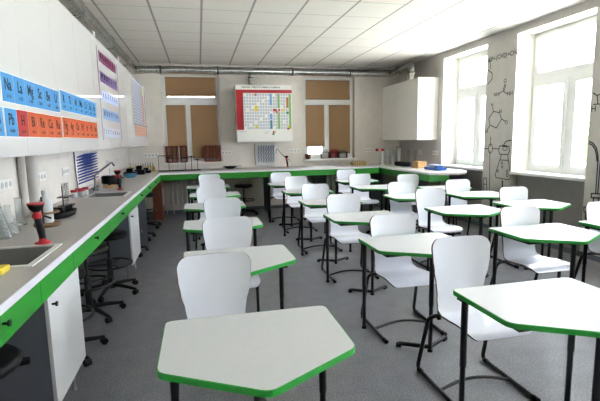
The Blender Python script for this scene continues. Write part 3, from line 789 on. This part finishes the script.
# ------------------------------------------------------------------ outlets, riser pipes
def outlet(p, n, ax, label):
    t = thing('power_outlet', label, 'outlet', p, group='white wall power outlets')
    if ax == 'L': t.rotation_euler = (0, 0, PI / 2)       # faces +x
    if ax == 'R': t.rotation_euler = (0, 0, -PI / 2)
    w_ = .072 * n
    MB().bbox(-w_ / 2, w_ / 2, -.012, -.0003, -.042, .042, .003).build('plate', M['outlet'], t)
    for k in range(n):
        x = -w_ / 2 + .036 + .072 * k
        MB().tube([(x, -.0125, 0), (x, -.0142, 0)], .023, 16).build('socket', M['slot'], t)
ZO = 1.225
outlet((XL, 3.60, ZO), 4, 'L', 'white four-gang outlet left of the riser pipes on the left wall')
outlet((XL, 4.40, ZO), 3, 'L', 'white triple outlet just right of the riser pipes on the left wall')
outlet((XL, 5.15, ZO), 3, 'L', 'white triple outlet left of the blue drying rack on the left wall')
outlet((XL, 7.4, ZO), 2, 'L', 'white double outlet above the far sink on the left wall')
outlet((XL, 8.3, ZO), 2, 'L', 'white double outlet nearest the corner on the left wall')
outlet((-.975, YB, 1.25), 4, 'B', 'white outlet row left of the left back window')
outlet((.575, YB, 1.265), 3, 'B', 'white outlet row between the left back window and the poster cabinet')
outlet((2.10, YB, 1.275), 3, 'B', 'white outlet row left of the right back window')
outlet((3.83, YB, 1.25), 3, 'B', 'white outlet row right of the right back window')
outlet((XR, 8.6, 1.21), 2, 'R', 'white outlet under the right wall cabinet')
outlet((XR, 7.95, 1.21), 3, 'R', 'white outlet beside the right wall windows')
for y, r, lb in ((3.90, .028, 'left thinner painted riser pipe on the left wall'), (4.07, .045, 'right thicker painted riser pipe on the left wall')):
    tag(MB().tube([(XL + r + .004, y, ZT), (XL + r + .004, y, CZ0)], r, 16).build('riser_pipe', M['wall_dado']), lb, 'pipe', 'painted riser pipes')

# ------------------------------------------------------------------ drying racks
def rack(origin, rot, wd, ht, label, cols, rows, tilt):
    t = thing('drying_rack', label, 'drying rack', origin, rot, group='white drying racks with blue pegs')
    MB().bbox(-wd / 2, wd / 2, -.022, -.001, 0, ht, .004).build('board', M['label'], t)
    MB().bbox(-wd / 2, wd / 2, -.075, -.022, -.012, .012, .004).build('drip_tray', M['label'], t)
    peg = MB().tube([(0, 0, 0), (0, -.10, .042)], [.0085, .006], 8)
    p0 = None
    for j in range(rows):
        for i in range(cols):
            x = -wd / 2 + .05 + (wd - .1) * (i + (.25 if j % 2 else -.0)) / (cols - .75); z = .07 + (ht - .16) * j / (rows - 1)
            if p0 is None: p0 = peg.build('peg', M['blue'], t, (x, -.02, z)); p0['label'] = 'blue peg'
            else:
                c = p0.copy(); COL.objects.link(c); c.parent = t; c.location = (x, -.02, z)
    MB().tube(fillet([(-wd / 2 - .02, -.02, ht), (-wd / 2 - .03, -.02, ht * .5), (-wd / 2 - .015, -.03, 0.01)], .1), .005, 6).build('drain_hose', M['rubber'], t)
rack((XL, 5.87, .975), PI / 2, .72, .47, 'blue-pegged drying rack on the left wall behind the far sink', 7, 10, 0)
rack((1.43, YB, .985), 0, .44, .46, 'blue-pegged drying rack on the back wall below the poster cabinet', 7, 8, 0)

# ------------------------------------------------------------------ glassware and small things on the benches
def cylinder_glass(x, y, r, h, label, m='ware', cap=None, group='measuring cylinders'):
    t = thing('measuring_cylinder', label, 'glassware', (x, y, ZT + .0008), group=group)
    MB().lathe([(r * 1.7, 0), (r * 1.7, .01), (r * 1.1, .018)], n=16).build('foot', M[m], t)
    MB().lathe([(r, .016), (r, h - .01), (r * 1.15, h)], n=16).lathe([(r * 1.1, h), (r * .9, h - .02), (r * .9, .03)], n=16).build('tube', M[m], t)
    if cap: MB().lathe([(r * .7, h), (r * 1.1, h + .01), (r * 1.1, h + .05), (r * .6, h + .06)], n=14).build('stopper', M[cap], t)
def conical(x, y, r, h, label):
    t = tag(MB().lathe([(r, 0), (r, .008), (r * .3, h * .7), (r * .28, h * .97), (r * .36, h), (r * .26, h * .96), (r * .26, h * .7), (r * .9, .012)], x, y, ZT + .0008, 20).build('conical_flask', M['ware']), label, 'glassware', 'glassware by the near sink')
def bottle(x, y, r, h, label, m='plastic_clear', cap='label', z=ZT, group=None, nm='bottle'):
    t = thing(nm, label, 'bottle', (x, y, z + .0008), group=group)
    MB().lathe([(r * .96, 0), (r, .006), (r, h * .62), (r * .85, h * .72), (r * .42, h * .82), (r * .4, h * .9)], n=18).build('body', M[m], t)
    MB().lathe([(r * .46, h * .88), (r * .46, h), (.0, h * 1.005)], n=14).build('cap', M[cap], t)
for i, (x, y, r, h) in enumerate([(-1.335, 2.62, .03, .30), (-1.27, 2.74, .026, .26), (-1.34, 2.92, .034, .33), (-1.30, 3.52, .024, .2)]):
    cylinder_glass(x, y, r, h, 'clear measuring cylinder by the near sink, %s' % ['at the left photo edge', 'beside the conical flasks', 'tallest of its group', 'last before the white bottle'][i], group='glassware by the near sink')
for i, (x, y, r, h) in enumerate([(-1.24, 3.05, .06, .2), (-1.35, 3.12, .052, .17), (-1.25, 3.20, .062, .19), (-1.345, 3.30, .055, .24)]):
    conical(x, y, r, h, 'clear conical flask behind the near eye wash sprayer, %s' % ['nearest of four', 'second of four', 'third of four', 'farthest of four'][i])
# white bottle in its wooden carrier
t = thing('wooden_bottle_stand', 'round brown wooden stand around the white bottle', 'stand', (-1.09, 3.42, ZT))
MB().lathe([(.085, .0008), (.088, .012), (.085, .026), (.0, .026)], n=22).build('base_plate', M['lwood'], t)
MB().lathe([(.060, .095), (.085, .095), (.085, .107), (.060, .107), (.060, .095)], n=22).build('upper_plate', M['lwood'], t)
MB().tube([(0, -.072, .026), (0, -.072, .22)], .007, 8).build('rod', M['dwood'], t)
bottle(-1.09, 3.42, .045, .23, 'white plastic bottle standing in the round wooden stand', z=ZT + .026)
t = thing('black_tray', 'black shallow tray holding black clips on the left worktop', 'tray', (-1.13, 3.82, ZT))
MB().lathe([(.09, .0008), (.12, .012), (.135, .05), (.128, .05), (.112, .016), (.0, .012)], n=22, sy=1.4).build('dish', M['rubber'], t)
MB().tube([(-.08, -.1, .055), (.07, .12, .07)], .014, 8).tube([(.06, -.1, .055), (-.03, .14, .062)], .012, 8).box(-.05, .04, -.03, .05, .02, .075).build('clips', M['rubber'], t)
t = thing('test_tube_stand', 'small brown tube stand behind the black tray', 'stand', (-1.24, 4.45, ZT))
MB().bbox(-.05, .05, -.1, .1, .0008, .015, .003).bbox(-.05, .05, -.1, .1, .09, .1, .003).tube([(0, -.09, .01), (0, -.09, .2)], .006, 8).build('frame', M['dwood'], t)
for k in range(3): MB().lathe([(.014, .03), (.016, .22), (.014, .22)], 0, -.05 + k * .05, 0, 10).build('tube', M['ware'], t)
for i in range(4):
    t = thing('small_jar', 'small clear jar with flat red lid left of the drying rack, %s' % ['nearest of four', 'second of four', 'third of four', 'farthest of four'][i], 'jar', (-1.335 + .05 * (i % 2), 5.10 + .09 * i, ZT + .0008), group='red-lidded jars by the far sink')
    MB().lathe([(.026, 0), (.03, .006), (.03, .058), (.026, .064)], n=16).build('body', M['plastic_clear'], t)
    MB().lathe([(.033, .062), (.035, .066), (.035, .084), (.031, .088)], n=16).build('lid', M['red'], t, label='flat red lid')
t = thing('test_tube_carousel', 'dark round tube carousel on pale base behind the far tap', 'stand', (-1.18, 6.20, ZT))
MB().lathe([(.085, .0008), (.085, .03), (.0, .03)], n=22).build('base', M['wood'], t)
MB().lathe([(.085, .05), (.10, .06), (.10, .14), (.085, .155), (.0, .155), ], n=22).tube([(0, 0, .03), (0, 0, .06)], .02, 10).build('holder', M['rubber'], t)
MB().tube([(.02, -.02, .15), (.02, -.02, .25)], .01, 8).build('rod', M['label'], t)
tag(MB().bbox(-1.25, -1.12, 6.52, 6.78, ZT + .0008, ZT + .12, .015).build('black_case', M['rubber']), 'black case behind the eye wash sprayer at the far sink', 'case')
t = thing('cyan_bowl', 'cyan blue bowl on the far left worktop', 'bowl', (-1.14, 7.75, ZT))
MB().lathe([(.06, .0008), (.09, .02), (.105, .06), (.099, .06), (.085, .024), (.0, .014)], n=22).build('bowl', M['cyan'], t)
MB().lathe([(.106, .058), (.11, .063), (.104, .067)], n=22).build('bowl_rim', M['lblue'], t)
for i, (x, y, a, b, h) in enumerate([(-1.2, 8.2, .1, .15, .13), (-1.08, 8.5, .09, .13, .16), (-1.0, 8.82, .08, .1, .1)]):
    t = thing('black_instrument', 'black bench instrument beyond the cyan bowl, %s' % ['nearest', 'middle and tallest', 'smallest, by the yellow racks'][i], 'instrument', (x, y, ZT), group='black instruments on the left worktop')
    MB().bbox(-a, a, -b, b, .0008, h * .55, .012).build('body', M['rubber'], t)
    MB().bbox(-a * .6, a * .5, -b * .5, b * .7, h * .55, h, .01).build('head', M['rubber'], t)
    MB().tube([(a * .6, -b * .5, h * .5), (a * .6, -b * .5, h * .9)], .012, 10).build('dial', M['chrome'], t)
def tube_rack(x, y, label, n=5, rz=0, w_=.26, h=.1, tube='ware', mm='ywood', z=ZT, th=.17, grp='yellow wooden tube racks'):
    t = thing('test_tube_rack', label, 'rack', (x, y, z), rz, grp)
    MB().bbox(-w_ / 2, w_ / 2, -.045, .045, .0008, .014, .003).bbox(-w_ / 2, w_ / 2, -.04, .04, h - .01, h, .002).box(-w_ / 2, -w_ / 2 + .012, -.04, .04, .014, h - .01).box(w_ / 2 - .012, w_ / 2, -.04, .04, .014, h - .01).build('frame', M[mm], t)
    if n:
        for k in range(n): MB().lathe([(.008, .016), (.012, .024), (.012, th), (.010, th)], -w_ / 2 + .035 + k * (w_ - .07) / max(1, n - 1), 0, 0, 8).build('tube', M[tube], t)
tube_rack(-1.25, 9.27, 'yellow wooden tube rack with glass tubes in the left corner, against the wall')
tube_rack(-1.0, 9.10, 'yellow wooden tube rack in the left corner, nearer the black stand', rz=.3)
tube_rack(-1.04, 9.46, 'pale wooden tube rack behind the yellow racks in the left corner', rz=.1, mm='wood')
# retort stand bank
t = thing('retort_stand_bank', 'long black stand with rods and clamps on the back bench', 'stand', (-.38, 9.12, ZT))
MB().bbox(-.42, .40, -.05, .05, .0008, .022, .004).build('base_bar', M['black'], t)
for k, (x, h) in enumerate([(-.22, .30), (-.01, .50), (.10, .28), (.22, .30), (.34, .24)]):
    o = MB().tube([(x, 0, .02), (x, 0, h)], .006 if k != 1 else .008, 8).build('rod', M['black'] if k != 1 else M['label'], t)
    if k != 1: MB().tube([(x - .07, -.01, h - .02), (x + .07, -.01, h - .02)], .008, 8).bbox(x - .02, x + .02, -.03, .01, h - .035, h - .005, .004).build('clamp', M['black'], o)
MB().tube([(-.42, .03, .31), (-.13, .03, .31)], .008, 8).tube([(-.42, .03, .02), (-.42, .03, .31)], .005, 8).build('cross_arm', M['black'], t)
t = thing('evaporating_dish', 'black shallow dish on the back bench left of the poster cabinet', 'dish', (.63, 9.36, ZT))
MB().lathe([(.07, .0008), (.1, .02), (.15, .055), (.143, .055), (.1, .028), (.0, .018)], n=24, sx=1.1).build('bowl', M['rubber'], t)
MB().bbox(.14, .23, -.02, .02, .045, .058, .004).build('handle', M['rubber'], t)
# wooden crates on the left sill
def crate(x0, x1, label):
    y0, y1, z0, z1 = YB - .035, YB + .075, BZ0 + .0128, 1.43; t = thing('wooden_crate', label, 'crate', ((x0 + x1) / 2, y0, z0), group='dark red wooden crates on the left back sill')
    W_ = (x1 - x0) / 2; h = z1 - z0; d = y1 - y0
    MB().bbox(-W_, W_, 0, d, 0, .03, .003).bbox(-W_, W_, 0, d, h - .03, h, .003).bbox(-W_, -W_ + .04, 0, d, .03, h - .03, .003).bbox(W_ - .04, W_, 0, d, .03, h - .03, .003).build('body', M['mahog'], t)
    for k in range(3): x = -W_ + .04 + (2 * W_ - .08) * (k + 1) / 4; MB().box(x - .011, x + .011, .01, d - .03, .03, h - .03).build('divider', M['mahog'], t)
crate(-.68, -.24, 'dark red wooden crate on the left of the left back window sill')
crate(.11, .46, 'dark red wooden crate on the right of the left back window sill')
# right back sill
t = thing('flower_pot', 'small orange pot on the left end of the right back window sill', 'pot', (2.40, YB + .03, BZ0 + .0128))
MB().lathe([(.05, 0), (.07, .09), (.075, .09), (.075, .11), (.066, .11), (.06, .08), (.0, .075)], n=18).build('pot', M['bwood'], t)
for i in range(3):
    z = BZ0 + .0128
    tube_rack(2.80 + .21 * i, YB + .02, 'dark wire tube rack on the right back sill, %s of three' % ['left', 'middle', 'right'][i], 5, 0, .20, .15, 'red' if i == 1 else 'ware', 'dwood', z, .20, 'dark tube racks on the right back sill')
# right part of the back bench and right bench
tube_rack(3.5, 9.33, 'low yellow tray of tubes on the back bench right of the window', 6, 0, .34, .07, th=.10)
tube_rack(3.42, 9.12, 'low pale yellow tray in front on the back bench right of the window', 6, .05, .3, .06, th=.09)
tag(MB().bbox(2.35, 2.85, 8.8, 9.1, ZT + .0008, ZT + .004, .001).build('paper_sheet', M['label']), 'white paper sheet lying on the back bench under the right window', 'paper')
cyl = [(3.83, 9.05, .03, .30, 'plastic_clear', 'red', 'white cylinder with red stopper on the right corner bench, left of two'), (3.93, 8.98, .03, .30, 'plastic_clear', 'red', 'white cylinder with red stopper on the right corner bench, right of two'),
       (4.03, 8.95, .03, .33, 'plastic_clear', None, 'white measuring cylinder right of the red stoppers, first of three'), (4.15, 8.90, .034, .34, 'plastic_clear', None, 'white measuring cylinder right of the red stoppers, second of three'),
       (4.28, 8.88, .034, .36, 'plastic_clear', None, 'white measuring cylinder right of the red stoppers, third of three'), (4.42, 8.74, .03, .33, 'ware', None, 'clear glass cylinder behind the black case, left one'), (4.46, 8.5, .03, .31, 'ware', None, 'clear glass cylinder behind the black case, right one'), (4.36, 9.1, .03, .4, 'ware', None, 'clear glass cylinder deep in the back right corner')]
for x, y, r, h, m, c, lb in cyl: cylinder_glass(x, y, r, h, lb, m, c, 'cylinders in the back right corner')
tag(MB().bbox(4.05, 4.32, 8.2, 8.62, ZT + .0008, ZT + .09, .02).build('black_case', M['rubber']), 'black low case on the right bench left of the wooden box', 'case')
tag(MB().bbox(4.14, 4.24, 7.92, 8.12, ZT + .0008, ZT + .1, .006).build('blue_carton', M['lblue']), 'small blue carton between black case and wooden box', 'carton')
t = thing('wooden_box', 'pale wooden box on the right bench', 'box', (4.14, 7.74, ZT))
MB().bbox(-.09, .09, -.15, .13, .0008, .11, .004).build('body', M['wood'], t); MB().bbox(-.094, .094, -.154, .134, .11, .128, .003).build('lid', M['wood'], t)
t = thing('blue_tray', 'blue plastic tray with white items near the free end of the right bench', 'tray', (4.14, 7.12, ZT))
MB().bbox(-.1, .1, -.22, .22, .0008, .05, .008).build('tray', M['lblue'], t)
MB().bbox(-.06, .07, -.08, .16, .0505, .10, .01).build('white_packet', M['pale'], t); MB().bbox(-.08, .03, -.2, -.1, .0505, .085, .008).build('blue_packet', M['lblue'], t)

# ------------------------------------------------------------------ chemistry drawings painted on the window piers
def ray(x, y): return fw + rr * ((x - 300) / F) + uu * ((200.5 - y) / F)
def wpt(x, y):                                  # pixel of the photo -> (Y, Z) on the right wall
    d = ray(x, y); k = XR / d.x; return (d.y * k, HC + d.z * k)
def stroke(mb, pts, wd=.013, closed=False):
    P = [Vector(p) for p in pts]
    if closed: P.append(P[0])
    for a, b in zip(P, P[1:]):
        d = (b - a)
        if d.length < 1e-5: continue
        d.normalize(); n = Vector((-d.y, d.x)) * wd / 2; a = a - d * wd * .3; b = b + d * wd * .3
        q = [a + n, b + n, b - n, a - n]
        vs = [(XR - .0006, p.x, p.y) for p in q] + [(XR - .002, p.x, p.y) for p in q]
        mb.add(vs, [(3, 2, 1, 0), (4, 5, 6, 7), (0, 1, 5, 4), (1, 2, 6, 5), (2, 3, 7, 6), (3, 0, 4, 7)])
def px(*L): return [wpt(x, y) for x, y in L]
def circ(cx, cy, ry, rz_, n=16): c = wpt(cx, cy); return [(c[0] + ry * math.cos(2 * PI * k / n), c[1] + rz_ * math.sin(2 * PI * k / n)) for k in range(n)]
def wtext(body, size, x, y, m='ink', sl=0):
    c = wpt(x, y); return text_mesh(body, size, frame_m((XR - .0015, c[0], c[1]), (0, -1, sl), (0, sl, 1)), M[m], 'x', bold=.001)
def drawing(name, label, strokes, texts=()):
    t = thing(name, label, 'wall drawing', group='black chemistry drawings on the window piers')
    mb = MB()
    for s in strokes: stroke(mb, *s)
    mb.build('line_work', M['ink'], t)
    for a in texts: o = wtext(*a); o.name = 'lettering'; o.data.name = 'lettering'; o.parent = t
drawing('molecule_drawing', 'painted formula line and ring at the top of the pier between the windows', [(px((488.5, 70), (492.3, 73.5), (492, 79.5), (488, 84)),), (px((490.3, 63), (490.4, 69)),)], [('CH-(CH2)=CH2CH', .10, 506.5, 55), ('NF', .085, 489.8, 61)])
drawing('molecule_drawing', 'small painted urea molecule high on the pier', [(px((503, 91), (505, 84)),), (px((504.2, 91), (506, 84.5)),), (px((502.5, 91.5), (498.5, 94)),), (px((503.5, 91.5), (507.5, 94)),)], [('O', .085, 505.3, 81), ('NH', .085, 496.5, 94.5), ('NH', .085, 510, 93.5)])
drawing('molecule_drawing', 'painted hexagon ring molecule in the middle of the pier', [(px((493.5, 111.5), (499.5, 112.5), (501.6, 119), (496.5, 128), (490, 125), (488.8, 118.5)), .013, True), (px((493.3, 111), (492.5, 107)),), (px((502, 119), (505.3, 121.5)),), (px((490, 125.5), (487.3, 129.5)),)], [('H', .085, 492.2, 105), ('N', .085, 500.5, 111.5), ('O', .085, 506.5, 122.5), ('H', .085, 486.8, 131.5)])
drawing('flask_drawing', 'painted retort stand holding a conical flask low on the pier', [
    (px((490.6, 137), (490.4, 146)),), (px((490, 151), (489.4, 196)),), (circ(490.5, 148.6, .05, .075), .013, True), (px((484.5, 148.7), (488.3, 148.7)),), (px((492.6, 148.7), (499, 148.8)),),
    (px((499.5, 146), (498.8, 152), (500.2, 154.3), (508, 154.5), (509.6, 151), (509, 146.3)), .013, True), (px((502, 145.2), (507, 145.8)),), (px((504, 144.5), (505.5, 142), (508, 140.6), (511.3, 140.4)), .016), (px((501.3, 155), (500, 160)),), (px((508, 155), (508.3, 160)),),
    (px((499.8, 160), (508.6, 160.3), (510.4, 178), (508.8, 179.8), (496, 177.6), (495.2, 175)), .013, True), (circ(502, 163, .016, .02, 8), .01, True), (circ(502.2, 166.8, .016, .02, 8), .01, True), (circ(497.8, 171, .016, .02, 8), .01, True), (circ(507.2, 171, .016, .02, 8), .01, True), (circ(507.4, 175, .02, .03, 8), .01, True), (circ(505, 148.5, .06, .03, 8), .01, True),
    (px((502.5, 181), (502.3, 188)), .03), (px((500.5, 188), (500.2, 196), (504.8, 196.2), (504.6, 188)), .013, True), (px((483.6, 178), (483.6, 184), (486.6, 184.3), (486.6, 178)), .013, True), (px((483.5, 184), (483, 196)),), (px((486.8, 184.5), (487, 196)),)])
drawing('molecule_drawing', 'painted molecule ring on the pier at the right photo edge', [(px((593.3, 93), (597, 95.5), (602, 93.5), (607, 97), (606, 104.5), (598, 104)),), (px((593.8, 104.5), (598, 104), (597.3, 95.5)),)], [('H', .1, 593.7, 109)])
drawing('condenser_drawing', 'painted bent tube and clamp on the pier at the right photo edge', [
    (px((589.2, 141.5), (593, 143), (596.5, 148), (598, 155), (598.2, 161)), .016), (px((589, 143.5), (592.3, 145), (595.3, 149.5), (596.7, 156), (597, 161)), .016), (px((598, 161), (595.8, 193)), .016), (px((600.5, 161), (597.8, 193)), .016),
    (px((591.5, 193.5), (600.5, 194), (600.5, 198), (591.2, 197.5)), .016, True), (px((593.5, 198), (593.3, 203), (598.5, 203.5), (598.6, 198)), .016, True), (px((590.8, 203.5), (599.5, 204.3), (599.4, 206), (590.7, 205.2)), .014, True), (px((584, 207), (584, 212), (587.3, 212.3), (587.4, 207.3)), .014, True), (px((585.6, 212.2), (585.4, 219)), .02)])

# ------------------------------------------------------------------ outdoors
struct(MB().box(XR + WT + .02, 60, -40, 60, -1.2, -1.0).box(-40, XR + WT + .02, YB + .34, 60, -1.2, -1.0), 'ground_outside', mat('pale_ground', (214, 212, 206), .9, noise=.06, nscale=.6))
def tree(x, y, h, r, label):
    t = thing('tree', label, 'tree', (x, y, -1.0), group='trees outside the windows')
    MB().tube([(0, 0, 0), (.05, 0, h * .5), (0, 0, h * .8)], [.12, .09, .04], 8).build('trunk', M['dwood'], t)
    c = MB()
    for k in range(420):
        while True:
            v = Vector((random.uniform(-1, 1), random.uniform(-1, 1), random.uniform(-1, 1)))
            if v.length < 1: break
        p = Vector((v.x * r, v.y * r, h * .7 + v.z * r * .9)); s = .12 + random.random() * .12
        a = Vector((random.gauss(0, 1), random.gauss(0, 1), random.gauss(0, 1))).normalized(); b = a.orthogonal().normalized()
        c.add([p + a * s, p + b * s * .6, p - a * s, p - b * s * .6], [(0, 1, 2, 3)])
    c.build('crown', mat('leaves', (120, 150, 70), .7, noise=.3, nscale=3), t)
tree(13.5, 12.6, 3.2, 1.3, 'pale green bush seen low through the nearer right window')

# ------------------------------------------------------------------ light
W = bpy.data.worlds.new('sky'); S.world = W; W.use_nodes = True
bg = W.node_tree.nodes['Background']; bg.inputs['Color'].default_value = (.95, .95, 1.12, 1); bg.inputs['Strength'].default_value = 8.5
sun = bpy.data.lights.new('sun', 'SUN'); sun.energy = 55; sun.angle = .01; sun.color = (1, .96, .93)
so_ = bpy.data.objects.new('sun', sun); COL.objects.link(so_); so_.rotation_euler = Vector((.42, .34, -.84)).to_track_quat('-Z', 'Y').to_euler()
W.cycles.sampling_method = 'MANUAL'; W.cycles.sample_map_resolution = 64
S.view_settings.view_transform = 'Standard'; S.view_settings.look = 'None'; S.view_settings.gamma = 1; S.view_settings.use_curve_mapping = False
S.view_settings.exposure = 1.37
